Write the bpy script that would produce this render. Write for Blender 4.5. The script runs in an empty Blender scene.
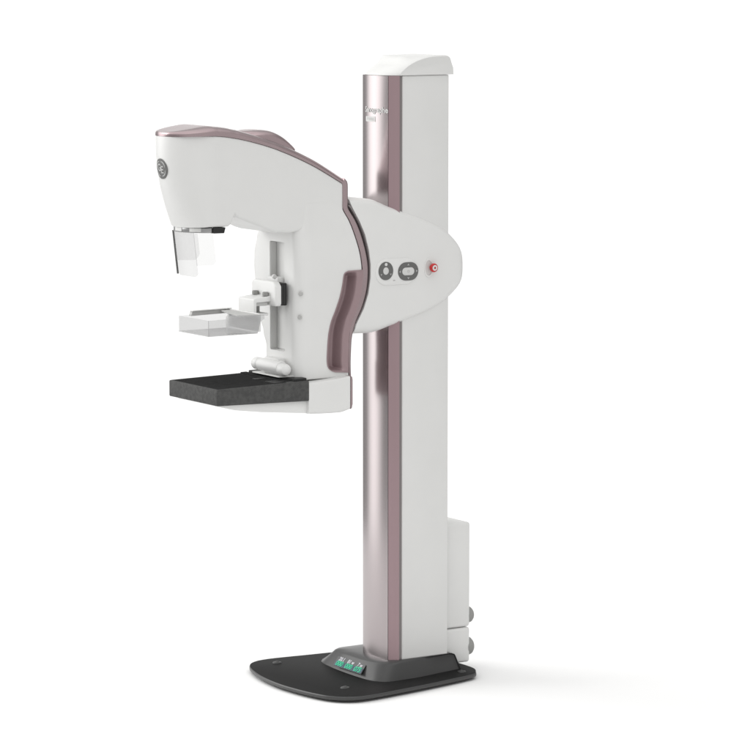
import bpy, bmesh, math
from mathutils import Vector, Matrix

COL = bpy.context.scene.collection
PI = math.pi

# ------------------------------------------------------------------ materials
def mat(name, color, rough=0.4, metal=0.0, **kw):
    m = bpy.data.materials.new(name); m.use_nodes = True
    b = m.node_tree.nodes['Principled BSDF']
    b.inputs['Base Color'].default_value = (*color, 1)
    b.inputs['Roughness'].default_value = rough
    b.inputs['Metallic'].default_value = metal
    for k, v in kw.items():
        b.inputs[k].default_value = v
    return m

def add_noise(m, scale=60, amount=0.06, bump=0.0, rough_var=0.0, stretch=(1, 1, 1)):
    """fine real-surface variation: colour mottling, roughness variation and bump"""
    nt = m.node_tree; N = nt.nodes; L = nt.links
    b = N['Principled BSDF']
    tc = N.new('ShaderNodeTexCoord'); mp = N.new('ShaderNodeMapping'); mp.inputs['Scale'].default_value = stretch
    nz = N.new('ShaderNodeTexNoise'); nz.inputs['Scale'].default_value = scale; nz.inputs['Detail'].default_value = 4
    L.new(tc.outputs['Object'], mp.inputs['Vector']); L.new(mp.outputs[0], nz.inputs['Vector'])
    c = b.inputs['Base Color'].default_value[:]
    mr = N.new('ShaderNodeMapRange'); mr.inputs['From Min'].default_value = .3; mr.inputs['From Max'].default_value = .7
    mr.inputs['To Min'].default_value = 1 - amount; mr.inputs['To Max'].default_value = 1 + amount
    L.new(nz.outputs[0], mr.inputs['Value'])
    mx = N.new('ShaderNodeVectorMath'); mx.operation = 'SCALE'; mx.inputs[0].default_value = c[:3]
    L.new(mr.outputs[0], mx.inputs['Scale']); L.new(mx.outputs[0], b.inputs['Base Color'])
    if rough_var:
        r0 = b.inputs['Roughness'].default_value
        m2 = N.new('ShaderNodeMapRange'); m2.inputs['To Min'].default_value = r0 - rough_var; m2.inputs['To Max'].default_value = r0 + rough_var
        L.new(nz.outputs[0], m2.inputs['Value']); L.new(m2.outputs[0], b.inputs['Roughness'])
    if bump:
        bp = N.new('ShaderNodeBump'); bp.inputs['Strength'].default_value = bump; bp.inputs['Distance'].default_value = .001
        L.new(nz.outputs[0], bp.inputs['Height']); L.new(bp.outputs[0], b.inputs['Normal'])
    return m

WHITE = add_noise(mat('white_enamel', (.69, .69, .68), .38), 7, .012, .0, .04)
WHITE2 = add_noise(mat('white_moulded_plastic', (.72, .72, .71), .42), 9, .012, .0, .04)
COLW = add_noise(mat('column_white_enamel', (.66, .66, .65), .45), 6, .015, .0, .04)
GREYW = mat('grey_plastic', (.44, .44, .43), .5)
SLOTG = mat('slot_shade_grey', (.58, .58, .57), .5)
MAUVE = add_noise(mat('mauve_metallic', (.37, .29, .30), .23, .85), 12, .03, 0, .04)
MAUVEP = add_noise(mat('mauve_anodised_panel', (.41, .368, .372), .22, .95), 30, .015, 0, 0, (1, 1, .02))
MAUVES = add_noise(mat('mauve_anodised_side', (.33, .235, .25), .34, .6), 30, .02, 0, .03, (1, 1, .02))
MAUVED = add_noise(mat('mauve_grip_rubber', (.30, .215, .225), .42, .3), 14, .03, 0, .03)
SEAM = mat('dark_seam', (.20, .18, .18), .5)
BLACK = add_noise(mat('black_plastic', (.022, .022, .022), .45, **{'Specular IOR Level': .25}), 40, .1)
BASE = add_noise(mat('charcoal_powder_coat', (.020, .020, .020), .5, **{'Specular IOR Level': .02}), 90, .14, .12, .05)
COLLAR = add_noise(mat('charcoal_moulding', (.056, .056, .056), .30, **{'Specular IOR Level': .28}), 9, .02)
DGREY = mat('dark_grey_print', (.115, .115, .112), .5)
LGREY = mat('light_grey_pad', (.58, .58, .57), .45)
PRINT = mat('white_print', (.62, .62, .61), .6)
SILV = mat('silver_print', (.42, .42, .415), .45)
RED = mat('red_plastic', (.50, .02, .02), .3)
BOLT = mat('bolt_dark', (.035, .035, .035), .5)
KNOBG = mat('grey_rubber', (.27, .27, .26), .6)
SCREEN = mat('display_glass', (.035, .037, .038), .3)
BAND = mat('silver_filter_glass', (.33, .33, .33), .3, .6)
def emat(name, c, s):
    m = mat(name, c, .5); b = m.node_tree.nodes['Principled BSDF']
    b.inputs['Emission Color'].default_value = (*c, 1); b.inputs['Emission Strength'].default_value = s
    return m
GREEN = emat('green_digits', (.01, .36, .19), .22)
WLED = emat('white_caption', (.50, .50, .53), .08)
NAVY = mat('navy_cell', (.004, .05, .08), .3)

# carbon-fibre table: diagonal fine weave mottling
CARB = mat('carbon_composite', (.05, .05, .05), .5, **{'Specular IOR Level': .02})
def carbon():
    nt = CARB.node_tree; N = nt.nodes; L = nt.links; b = N['Principled BSDF']
    tc = N.new('ShaderNodeTexCoord')
    dt = N.new('ShaderNodeVectorMath'); dt.operation = 'DOT_PRODUCT'; dt.inputs[1].default_value = (1, -1, -1)
    L.new(tc.outputs['Object'], dt.inputs[0])
    nz = N.new('ShaderNodeTexNoise'); nz.inputs['Scale'].default_value = 75; nz.inputs['Detail'].default_value = 5
    L.new(tc.outputs['Object'], nz.inputs['Vector'])
    k = N.new('ShaderNodeMath'); k.operation = 'MULTIPLY'; k.inputs[1].default_value = 2*PI/.0064; L.new(dt.outputs['Value'], k.inputs[0])
    j = N.new('ShaderNodeMath'); j.operation = 'MULTIPLY_ADD'; j.inputs[1].default_value = 6; L.new(nz.outputs[0], j.inputs[0]); L.new(k.outputs[0], j.inputs[2])
    s = N.new('ShaderNodeMath'); s.operation = 'SINE'; L.new(j.outputs[0], s.inputs[0])
    mx = N.new('ShaderNodeMath'); mx.operation = 'MULTIPLY_ADD'; mx.inputs[1].default_value = .17
    L.new(s.outputs[0], mx.inputs[0]); L.new(nz.outputs[0], mx.inputs[2])
    r = N.new('ShaderNodeValToRGB'); r.color_ramp.elements[0].position = .32; r.color_ramp.elements[0].color = (.064, .064, .064, 1)
    r.color_ramp.elements[1].position = .68; r.color_ramp.elements[1].color = (.096, .096, .094, 1)
    L.new(mx.outputs[0], r.inputs[0]); L.new(r.outputs[0], b.inputs['Base Color'])
carbon()
CARBT = add_noise(mat('table_top_charcoal', (.032, .032, .032), .5, **{'Specular IOR Level': .0}), 50, .1, 0, .05)

def clear(name, tint, refl, alpha_white):
    """acrylic sheet: mostly transparent, faint grey body, glossy skin"""
    m = bpy.data.materials.new(name); m.use_nodes = True
    nt = m.node_tree; N = nt.nodes; L = nt.links
    N.remove(N['Principled BSDF']); out = N['Material Output']
    t = N.new('ShaderNodeBsdfTransparent'); t.inputs[0].default_value = (*tint, 1)
    g = N.new('ShaderNodeBsdfGlossy'); g.inputs['Roughness'].default_value = .05; g.inputs['Color'].default_value = (.9, .9, .9, 1)
    d = N.new('ShaderNodeBsdfDiffuse'); d.inputs[0].default_value = (.72, .72, .72, 1)
    a = N.new('ShaderNodeMixShader'); a.inputs[0].default_value = alpha_white
    L.new(t.outputs[0], a.inputs[1]); L.new(d.outputs[0], a.inputs[2])
    f0 = N.new('ShaderNodeLayerWeight'); f = N.new('ShaderNodeMath'); f.operation = 'POWER'; f.inputs[1].default_value = 5; L.new(f0.outputs['Facing'], f.inputs[0])
    k = N.new('ShaderNodeMath'); k.operation = 'MULTIPLY'; k.inputs[1].default_value = refl
    L.new(f.outputs[0], k.inputs[0])
    x = N.new('ShaderNodeMixShader'); L.new(k.outputs[0], x.inputs[0]); L.new(a.outputs[0], x.inputs[1]); L.new(g.outputs[0], x.inputs[2])
    L.new(x.outputs[0], out.inputs['Surface'])
    return m
ACRYL = clear('clear_acrylic', (.885, .885, .885), .6, .02)
ACRYU = clear('clear_acrylic_leaf', (.925, .925, .925), .6, .02)
ACRYLB = clear('clear_acrylic_floor', (.74, .74, .74), .5, .25)
ACRYE = clear('acrylic_cut_edge', (.74, .74, .74), .3, .25)

# ------------------------------------------------------------------ mesh helpers
def link(name, bm, material, parent=None, sharp=32, smooth=True):
    bmesh.ops.remove_doubles(bm, verts=bm.verts, dist=2e-5)
    bmesh.ops.dissolve_degenerate(bm, edges=bm.edges, dist=1e-6)
    bmesh.ops.recalc_face_normals(bm, faces=bm.faces)
    lim = math.radians(sharp)
    for e in bm.edges:
        if len(e.link_faces) == 2:
            e.smooth = e.calc_face_angle(0) < lim
    for f in bm.faces: f.smooth = smooth
    me = bpy.data.meshes.new(name); bm.to_mesh(me); bm.free()
    me.materials.append(material)
    o = bpy.data.objects.new(name, me); COL.objects.link(o)
    if parent is not None:
        o.parent = parent
    return o

def empty(name, loc=(0, 0, 0), parent=None):
    o = bpy.data.objects.new(name, None); o.empty_display_size = .1
    COL.objects.link(o); o.location = loc
    if parent is not None: o.parent = parent
    return o

def bevel_all(bm, w, seg=3, ang=25):
    if w <= 0: return
    es = [e for e in bm.edges if len(e.link_faces) == 2 and e.calc_face_angle(0) > math.radians(ang)]
    bmesh.ops.bevel(bm, geom=es, offset=w, segments=seg, profile=.5, affect='EDGES', clamp_overlap=True)

def prism_bm(poly, a, b, axis='Y', bev=0, seg=3, bm=None):
    """closed polygon in the plane normal to axis, extruded from a to b"""
    tmp = bmesh.new()
    def P(p, t):
        if axis == 'Y': return (p[0], t, p[1])
        if axis == 'Z': return (p[0], p[1], t)
        return (t, p[0], p[1])
    lo = [tmp.verts.new(P(p, a)) for p in poly]; hi = [tmp.verts.new(P(p, b)) for p in poly]
    n = len(poly)
    tmp.faces.new(lo); tmp.faces.new(hi[::-1])
    for i in range(n):
        tmp.faces.new((lo[i], hi[i], hi[(i+1) % n], lo[(i+1) % n]))
    bmesh.ops.recalc_face_normals(tmp, faces=tmp.faces)
    bevel_all(tmp, bev, seg)
    if bm is None: return tmp
    me = bpy.data.meshes.new('tmp'); tmp.to_mesh(me); tmp.free(); bm.from_mesh(me); bpy.data.meshes.remove(me)
    return bm

def box_bm(x0, x1, y0, y1, z0, z1, bev=0, seg=3, bm=None):
    return prism_bm([(x0, z0), (x1, z0), (x1, z1), (x0, z1)], y0, y1, 'Y', bev, seg, bm)

def lathe_bm(prof, origin, axis, seg=40, bm=None, sx=1.0):
    """profile (radius, along) spun about axis through origin"""
    bm = bm or bmesh.new()
    ax = Vector(axis).normalized()
    up = Vector((0, 0, 1)) if abs(ax.z) < .9 else Vector((1, 0, 0))
    u = ax.cross(up).normalized(); v = ax.cross(u)
    rings = []
    for r, t in prof:
        c = Vector(origin) + ax * t
        if r < 1e-6: rings.append([bm.verts.new(c)])
        else: rings.append([bm.verts.new(c + u * (r * sx * math.cos(2*PI*k/seg)) + v * (r * math.sin(2*PI*k/seg))) for k in range(seg)])
    for A, B in zip(rings[:-1], rings[1:]):
        for k in range(seg):
            k2 = (k+1) % seg
            if len(A) == 1 and len(B) == 1: continue
            if len(A) == 1: bm.faces.new((A[0], B[k], B[k2]))
            elif len(B) == 1: bm.faces.new((A[k], B[0], A[k2]))
            else: bm.faces.new((A[k], B[k], B[k2], A[k2]))
    return bm

def catmull(P, n):
    out = []
    m = len(P)
    for i in range(m-1):
        p0 = P[max(i-1, 0)]; p1 = P[i]; p2 = P[i+1]; p3 = P[min(i+2, m-1)]
        for k in range(n):
            t = k / n
            out.append(tuple(.5*((2*p1[j]) + (-p0[j]+p2[j])*t + (2*p0[j]-5*p1[j]+4*p2[j]-p3[j])*t*t + (-p0[j]+3*p1[j]-3*p2[j]+p3[j])*t**3) for j in range(len(p1))))
    out.append(tuple(P[-1]))
    return out

def lin(P, n):
    out = []
    for i in range(len(P)-1):
        for k in range(n):
            t = k/n; out.append(tuple(P[i][j]*(1-t)+P[i+1][j]*t for j in range(len(P[0]))))
    out.append(tuple(P[-1])); return out

def fractions(total, r0, r1, n, k=7):
    """0..1 positions, dense (quarter-circle spacing) within r0 of the start and r1 of the end"""
    a = min(.45, r0/total) if r0 else 0; b = min(.45, r1/total) if r1 else 0
    f = []
    if a: f += [a*(1-math.cos(PI/2*i/k)) for i in range(k)]
    f += [a + (1-a-b)*i/n for i in range(n+1)]
    if b: f += [1 - b*(1-math.cos(PI/2*i/k)) for i in range(k-1, -1, -1)]
    if not a: f[0] = 0
    return f

def patch_bm(bot, top, yc, hwN, hwF, L=(0, 0), R=(0, 0), B=(0, 0), T=(0, 0), smb=True, smt=True, nu=60, nv=16, lx=None, dome=0):
    """a solid whose side outline is bounded by the matched curves bot and top (X,Z), with half
    widths hwN / hwF about yc (functions of x,z), and elliptical edge roundings (reach, drop)"""
    K = 16
    Bc = (catmull if smb else lin)(bot, K); Tc = (catmull if smt else lin)(top, K)
    M = [((b[0]+t[0])/2, (b[1]+t[1])/2) for b, t in zip(Bc, Tc)]
    s = [0]
    for i in range(1, len(M)): s.append(s[-1] + math.hypot(M[i][0]-M[i-1][0], M[i][1]-M[i-1][1]) + 1e-9)
    S = s[-1]
    us = fractions(S, L[0], R[0], nu)
    def at(C, d):
        for i in range(1, len(s)):
            if s[i] >= d - 1e-12:
                t = (d-s[i-1])/(s[i]-s[i-1]); return (C[i-1][0]*(1-t)+C[i][0]*t, C[i-1][1]*(1-t)+C[i][1]*t)
        return C[-1]
    H = sum(math.hypot(b[0]-t[0], b[1]-t[1]) for b, t in zip(Bc, Tc))/len(Bc)
    vs = fractions(H, B[0], T[0], nv)
    def drop(e, r):
        if r[0] <= 0 or e >= r[0]: return 0
        q = 1 - max(e, 0)/r[0]
        return r[1]*(1-math.sqrt(max(0, 1-q*q)))
    bm = bmesh.new(); near = []; far = []
    for u in us:
        b = at(Bc, u*S); t = at(Tc, u*S); h = math.hypot(b[0]-t[0], b[1]-t[1])
        cn = []; cf = []
        for v in vs:
            x = b[0]*(1-v)+t[0]*v; z = b[1]*(1-v)+t[1]*v
            if lx: x += lx(u, v)
            d = math.sqrt(drop(u*S, L)**2 + drop((1-u)*S, R)**2 + drop(v*H if h > H else v*h, B)**2 + drop((1-v)*h, T)**2)
            n = hwN(x, z) - d; f = hwF(x, z) - d
            cn.append(bm.verts.new((x, yc - max(n, 0), z))); cf.append(bm.verts.new((x, yc + max(f, 0), z)))
        near.append(cn); far.append(cf)
    a, c = len(us), len(vs)
    for i in range(a-1):
        for j in range(c-1):
            bm.faces.new((near[i][j], near[i+1][j], near[i+1][j+1], near[i][j+1]))
            bm.faces.new((far[i][j], far[i][j+1], far[i+1][j+1], far[i+1][j]))
    SEG = 8
    loop = [(i, 0) for i in range(a)] + [(a-1, j) for j in range(1, c)] + [(i, c-1) for i in range(a-2, -1, -1)] + [(0, j) for j in range(c-2, 0, -1)]
    rows = []
    for (i, j) in loop:
        A = near[i][j]; Z = far[i][j]; r = [A]
        for k in range(1, SEG):
            t = k/SEG; p = A.co.lerp(Z.co, t)
            if dome: p.z += dome*4*t*(1-t) * (1 if j == c-1 else 0)
            r.append(bm.verts.new(p))
        rows.append(r + [Z])
    m = len(rows)
    for q in range(m):
        A, Bq = rows[q], rows[(q+1) % m]
        for k in range(SEG):
            try: bm.faces.new((A[k], A[k+1], Bq[k+1], Bq[k]))
            except ValueError: pass
    return bm

def cut(o, cutter):
    """boolean difference, baked into the mesh; the cutter is deleted"""
    md = o.modifiers.new('b', 'BOOLEAN'); md.operation = 'DIFFERENCE'; md.solver = 'EXACT'; md.object = cutter
    bpy.context.view_layer.update()
    dg = bpy.context.evaluated_depsgraph_get()
    me = bpy.data.meshes.new_from_object(o.evaluated_get(dg)); o.modifiers.clear()
    old = o.data; o.data = me; bpy.data.meshes.remove(old)
    bm = bmesh.new(); bm.from_mesh(me)
    bmesh.ops.recalc_face_normals(bm, faces=bm.faces)
    for e in bm.edges:
        if len(e.link_faces) == 2: e.smooth = e.calc_face_angle(0) < math.radians(32)
    bm.to_mesh(me); bm.free()
    bpy.data.objects.remove(cutter)

def text(name, s, size, origin, xdir, ydir, material, parent, depth=.0006, align='CENTER', bold=0.0, spacing=1.0):
    cu = bpy.data.curves.new(name, 'FONT'); cu.body = s; cu.size = size; cu.extrude = depth; cu.align_x = align; cu.align_y = 'CENTER'
    cu.offset = bold; cu.space_character = spacing; cu.resolution_u = 4
    t = bpy.data.objects.new(name, cu); COL.objects.link(t)
    bpy.context.view_layer.update()
    me = bpy.data.meshes.new_from_object(t.evaluated_get(bpy.context.evaluated_depsgraph_get()))
    bpy.data.objects.remove(t); bpy.data.curves.remove(cu)
    x = Vector(xdir).normalized(); y = Vector(ydir).normalized(); z = x.cross(y).normalized(); y = z.cross(x)
    M = Matrix(((x.x, y.x, z.x, origin[0]), (x.y, y.y, z.y, origin[1]), (x.z, y.z, z.z, origin[2]), (0, 0, 0, 1)))
    me.transform(M); me.name = name
    me.materials.clear(); me.materials.append(material)
    o = bpy.data.objects.new(name, me); COL.objects.link(o); o.parent = parent
    return o

def join_meshes(name, objs, parent):
    bm = bmesh.new(); mats = []
    for o in objs:
        me = o.data; base = len(bm.faces)
        bm.from_mesh(me); bm.faces.ensure_lookup_table()
        mm = me.materials[0]
        if mm not in mats: mats.append(mm)
        for f in bm.faces[base:]: f.material_index = mats.index(mm)
    me = bpy.data.meshes.new(name); bm.to_mesh(me); bm.free()
    for m in mats: me.materials.append(m)
    for o in objs:
        bpy.data.objects.remove(o)
    o = bpy.data.objects.new(name, me); COL.objects.link(o); o.parent = parent
    return o

# ------------------------------------------------------------------ the floor
fb = bmesh.new()
R0 = 3.2
c0 = fb.verts.new((.05, .1, 0)); ring = [fb.verts.new((.05 + R0*math.cos(2*PI*k/96), .1 + R0*math.sin(2*PI*k/96), 0)) for k in range(96)]
for k in range(96): fb.faces.new((c0, ring[k], ring[(k+1) % 96]))
FLOORM = mat('white_studio_floor', (.84, .84, .84), .9, 0)
FLOORM.node_tree.nodes['Principled BSDF'].inputs['Specular IOR Level'].default_value = 0.1
floor = link('floor', fb, FLOORM); floor['kind'] = 'structure'

# ------------------------------------------------------------------ the machine
M = empty('mammography_machine')
M['label'] = 'white and mauve mammography machine with tall column on a charcoal base plate'
M['category'] = 'medical machine'

# ---- base plate
def smooth_closed(P, n=6):
    Q = P[-2:] + P + P[:3]; C = catmull(Q, n); return C[2*n:(2+len(P))*n]
plate = [(.345, .10), (.340, -.01), (.315, -.075), (.262, -.112), (.10, -.146), (-.05, -.174), (-.24, -.200), (-.318, -.188), (-.368, -.140), (-.392, -.07),
         (-.407, .04), (-.412, .158), (-.400, .28), (-.376, .38), (-.345, .460), (-.300, .512), (-.225, .532), (-.06, .515), (.12, .495), (.26, .475), (.322, .44), (.342, .37), (.346, .24)]
plate = [(x - (.034 if x > .3 else .02 if x > .25 else 0), y + (.026 if y < -.05 else .012 if y < .05 else 0)) for x, y in plate]
bp = link('base_plate', prism_bm(smooth_closed(plate, 5), .009, .024, 'Z', .005, 3), BASE, M)
bp.data.materials.append(add_noise(mat('plate_edge_highlight', (.042, .042, .042), .35), 70, .05))  # edge coloured lighter than the top, painting in the rim's highlight
for p_ in bp.data.polygons:
    if abs(p_.normal.z) < .93: p_.material_index = 1
bp['label'] = 'flat charcoal base plate with rounded corners'
for (x, y) in ((-.236, .45), (-.258, -.034), (.228, -.036), (.245, .40)):
    bt = bmesh.new(); lathe_bm([(0, .006), (.006, .006), (.007, .004), (.011, .004), (.015, .003), (.0165, 0), (0, 0)], (x, y, .0242), (0, 0, 1), 20, bt)
    link('bolt', bt, BOLT, bp)
    ft = bmesh.new(); lathe_bm([(0, 0), (.022, 0), (.022, .006), (.016, .0088), (0, .0088)], (x, y, .0), (0, 0, 1), 20, ft)
    link('levelling_foot', ft, BLACK, bp)

# ---- collar round the column foot (sloping skirt)
botR = [(-.03, .42), (-.075, .405), (-.100, .360), (-.113, .285), (-.120, .220), (-.124, .113), (-.120, .03), (-.104, -.012), (-.075, -.033), (-.02, -.034), (.06, -.027), (.15, -.008), (.238, .010), (.250, .03), (.250, .38), (.23, .40)]
topR = [(-.005, .335), (-.04, .335), (-.066, .322), (-.082, .27), (-.092, .22), (-.0965, .113), (-.090, .058), (-.078, .016), (-.055, -.014), (-.015, -.022), (.07, -.010), (.15, .008), (.222, .022), (.232, .035), (.232, .32), (.21, .335)]
inR = [(.0, .262), (-.02, .262), (-.045, .250), (-.056, .225), (-.064, .19), (-.068, .12), (-.064, .06), (-.054, .022), (-.038, .0), (-.01, -.012), (.06, -.006), (.13, -.005), (.195, .0), (.20, .03), (.20, .24), (.18, .262)]
cb = bmesh.new()
def ringv(P, z):
    Q = smooth_closed(P, 4); return [cb.verts.new((p[0], p[1], z)) for p in Q]
def mixr(A, B_, t): return [(a[0]*(1-t)+b[0]*t, a[1]*(1-t)+b[1]*t) for a, b in zip(A, B_)]
RR = [ringv(botR, .0242), ringv(mixr(botR, topR, .12), .0300), ringv(mixr(botR, topR, .90), .0745), ringv(mixr(topR, inR, .03), .0785), ringv(mixr(topR, inR, .09), .0806),
      ringv(mixr(topR, inR, .5), .0850), ringv(inR, .088), ringv(mixr(inR, [(.07, .12)]*16, .25), .088)]
for A, Bq in zip(RR[:-1], RR[1:]):
    n = len(A)
    for k in range(n): cb.faces.new((A[k], A[(k+1) % n], Bq[(k+1) % n], Bq[k]))
cb.faces.new(RR[0][::-1]); cb.faces.new(RR[-1])
collar = link('foot_collar', cb, COLLAR, M, 40)
collar['label'] = 'dark grey sloping skirt round the foot of the column'

# ---- readout on the collar's front slope
pBL = Vector((-.127, .243, .037)); pBR = Vector((-.128, .079, .037)); pTL = Vector((-.100, .246, .065)); pTR = Vector((-.101, .092, .065))
rx = (pBR - pBL).normalized(); ry_ = ((pTL + pTR)/2 - (pBL + pBR)/2).normalized(); nn = rx.cross(ry_).normalized()
cen = (pBL + pBR + pTL + pTR)/4 + nn*.0015
def on_disp(a, b, w, h, lift, name, m, shear=0.0):
    bmx = bmesh.new(); vs = []
    for (i, j) in ((-1, -1), (1, -1), (1, 1), (-1, 1)):
        for l in (lift, lift + .0008):
            vs.append(bmx.verts.new(cen + rx*(a + i*w/2) + ry_*(b + j*h/2) + nn*l))
    lo = vs[0::2]; hi = vs[1::2]
    bmx.faces.new(lo[::-1]); bmx.faces.new(hi)
    for k in range(4): bmx.faces.new((lo[k], lo[(k+1) % 4], hi[(k+1) % 4], hi[k]))
    return link(name, bmx, m, None)
disp = on_disp(.005, .001, .182, .040, 0, 'readout_display', SCREEN); disp.parent = M
disp['label'] = 'small readout with green digits under white captions'
for a, cap, dig in ((-.053, '20.1', '000'), (.006, '81 w', '000'), (.065, '7 w', '075')):
    tc_ = cen + rx*(a) + ry_*.0125 + nn*.0012
    text('caption', cap, .0205, tc_, rx, ry_, WLED, disp, .0004, bold=.0005)
    cell = on_disp(a, -.0072, .057, .0210, .0010, 'digit_cell', NAVY); cell.parent = disp
    td = cen + rx*(a) + ry_*(-.0068) + nn*.0024
    text('digits', dig, .0275, td, rx, ry_, GREEN, disp, .0004, bold=.0008, spacing=1.02)

# ---- column
colm = empty('column', (0, 0, 0), M)
link('column_body', box_bm(.0, .1925, .0, .20, .086, 2.1195, .004), COLW, colm)
link('seam_strip', box_bm(-.0125, .004, .004, .196, .086, 2.1190, 0), SEAM, colm)
arc = []
YC = .100
cx_, hwc, sag = -.046, .0795, .0125
for k in range(25):
    t = -1 + 2*k/24
    arc.append((cx_ - sag*(1-abs(t)**2.0) + .004*0, YC + t*hwc))
front_poly = arc + [(-.020, .2455), (-.013, .2455), (-.013, .236)] + [(-.013, .004), (-.013, -.0055), (-.020, -.0055)]
# mauve anodised front: curved face
fp = [(-.0300, .012), (-.043, .0205)] + arc + [(-.043, .2195), (-.0300, .228)]
link('front_panel', prism_bm([(x, y) for x, y in arc] + [(-.030, .1795), (-.030, .0205)], .086, 2.1192, 'Z', 0), MAUVEP, colm, 20)
# chamfered darker side strips
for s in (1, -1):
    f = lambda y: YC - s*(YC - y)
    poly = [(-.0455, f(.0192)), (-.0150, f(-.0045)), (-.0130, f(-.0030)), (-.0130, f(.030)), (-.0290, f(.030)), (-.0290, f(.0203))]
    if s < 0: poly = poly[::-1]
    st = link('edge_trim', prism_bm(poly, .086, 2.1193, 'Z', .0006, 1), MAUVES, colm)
# cap: swept wedge top
capt = [[(-0.0147, 2.1183), (-0.0106, 2.1274), (-0.0024, 2.1351), (0.0181, 2.1513), (0.0428, 2.1649), (0.0716, 2.1756), (0.0963, 2.1817), (0.1212, 2.1853), (0.1544, 2.1868), (0.1835, 2.1863), (0.1939, 2.18), (0.2002, 2.1627), (0.207, 2.1454), (0.2088, 2.1161)]][0]
cpoly = [(x, max(z, 2.1205)) for x, z in capt]
capb = bmesh.new()
# lofted across Y with the front edge bowed forward like the panel below it, and a raised dome in the middle
NY = 24; rowsC = []
x0c = cpoly[0][0]
dense = catmull(cpoly[:-1], 3) + [cpoly[-1]]
for j in range(NY+1):
    t = -1 + 2*j/NY; y = YC + t*.1035
    bow = -.046*(1-abs(t)**2.4)
    row = []
    edge = 1 - max(0, (abs(t)-.93)/.07)**2*.5
    for (x, z) in dense:
        w = max(0, 1 - (x-x0c)/.13); 
        zz = 2.1205 + (z-2.1205)*(1 - .05*max(0, (abs(t)-.93)/.07)**2)
        bl = min(1, max(0, (t+1)/.8)); bl = bl*bl*(3-2*bl)
        q = (x-x0c)
        s1 = min(1, max(0, q/.040)); s2 = min(1, max(0, (q-.036)/.032)); s2 = s2*s2*(3-2*s2)
        z2 = 2.1205 + .022*s1 + .0425*s2
        if z2 > zz and z > 2.1206: zz = zz*(1-bl) + z2*bl
        dip = -.004*math.exp(-((x-.045)/.035)**2)*math.exp(-((t-.05)/.5)**2)
        row.append(capb.verts.new((x + bow*w**1.3, y, zz + (dip if z > 2.125 else 0))))
    row_b = [capb.verts.new((dense[0][0] + bow, y, 2.1205)), ]
    rowsC.append(row + [capb.verts.new((dense[-1][0], y, 2.1203)), capb.verts.new((dense[0][0] + bow*1.0 + .001, y, 2.1203))])
    capb.verts.remove(row_b[0])
for A, Bq in zip(rowsC[:-1], rowsC[1:]):
    n = len(A)
    for k in range(n): capb.faces.new((A[k], A[(k+1) % n], Bq[(k+1) % n], Bq[k]))
capb.faces.new(rowsC[0]); capb.faces.new(rowsC[-1][::-1])
cap = link('column_cap', capb, COLW, M, 50)
cap['label'] = 'white sloping cap on top of the column'
# lettering on the front panel
def on_front(y): 
    t = (y-YC)/hwc; return cx_ - sag*(1-abs(t)**2.0)
def panel_text(name, s, size, y, z, m, bold=0):
    o = text(name, s, size, (0, y, z), (0, -1, 0), (0, 0, 1), m, colm, .0002, bold=bold)
    for v in o.data.vertices: v.co.x = on_front(v.co.y) - .0010 - (.0003 if v.co.x < 0 else 0)
    return o
panel_text('lettering', 'Senographe', .0275, .084, 2.001, PRINT, .0006)
bb = bmesh.new(); badge_y = (.144, .082)
K = 10; r1 = []
for k in range(K+1):
    y = badge_y[0] + (badge_y[1]-badge_y[0])*k/K
    r1.append([bb.verts.new((on_front(y) - .0012, y, z)) for z in (1.9600, 1.9780)] + [bb.verts.new((on_front(y) + .0005, y, z)) for z in (1.9780, 1.9600)])
for A, Bq in zip(r1[:-1], r1[1:]):
    for k in range(4): bb.faces.new((A[k], A[(k+1) % 4], Bq[(k+1) % 4], Bq[k]))
bb.faces.new(r1[0]); bb.faces.new(r1[-1][::-1])
link('name_badge', bb, PRINT, colm)
panel_text('badge_lettering', 'Pristina', .0155, .112, 1.970, GREYW, .0003)

# ---- service cabinet behind the column
cab = empty('service_cabinet', (.24, .12, .03), M)
def kid(o, par):
    o.parent = par; o.matrix_parent_inverse = Matrix.Translation(-Vector(par.location)) if par.parent is M else Matrix(); return o
cabU = kid(link('upper_cover', box_bm(.196, .3140, .036, .234, .1665, .541, .010, 4), COLW, None), cab)
cabL = kid(link('lower_cover', box_bm(.196, .3140, .036, .234, .038, .1640, .010, 4), COLW, None), cab)
for z, r in ((.203, .030), (.090, .033)):
    for yy in (.068, .202):
        k_ = bmesh.new(); lathe_bm([(r, -.004), (r, .012), (r*.93, .020), (r*.75, .026), (r*.4, .0285), (0, .029)], (.3110, yy, z), (1, 0, 0), 36, k_)
        kid(link('bump_stop', k_, KNOBG, None), cab)

# ---- pivot housing
pv = empty('pivot_housing', (0, 0, 0), M)
hb = [[(-0.2676, 1.2481), (-0.1948, 1.2425), (-0.1255, 1.2417), (-0.0846, 1.2489), (-0.0476, 1.2598), (0.006, 1.2735), (0.0599, 1.2894), (0.114, 1.3071), (0.1642, 1.3279), (0.2061, 1.3535), (0.2439, 1.3898), (0.2669, 1.4427)]][0]
ht = [[(-0.267, 1.7079), (-0.1944, 1.7081), (-0.1255, 1.7023), (-0.0848, 1.6887), (-0.0479, 1.6728), (0.0055, 1.6565), (0.0592, 1.6387), (0.1132, 1.6185), (0.1633, 1.5955), (0.2053, 1.5659), (0.2434, 1.5224), (0.2668, 1.455)]][0]
hw_h = lambda x, z: .1400 - .014*((z-1.46)/.2)**2 - .016*(max(0, x+.02)/.26)**2
hs = link('housing_shell', patch_bm(hb, ht, .12, hw_h, hw_h, L=(.02, .02), R=(.035, .035), B=(.020, .026), T=(.020, .026), nu=60, nv=22), WHITE, pv, 40)
hs['label'] = 'white bullet shaped housing carrying the controls'
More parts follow.
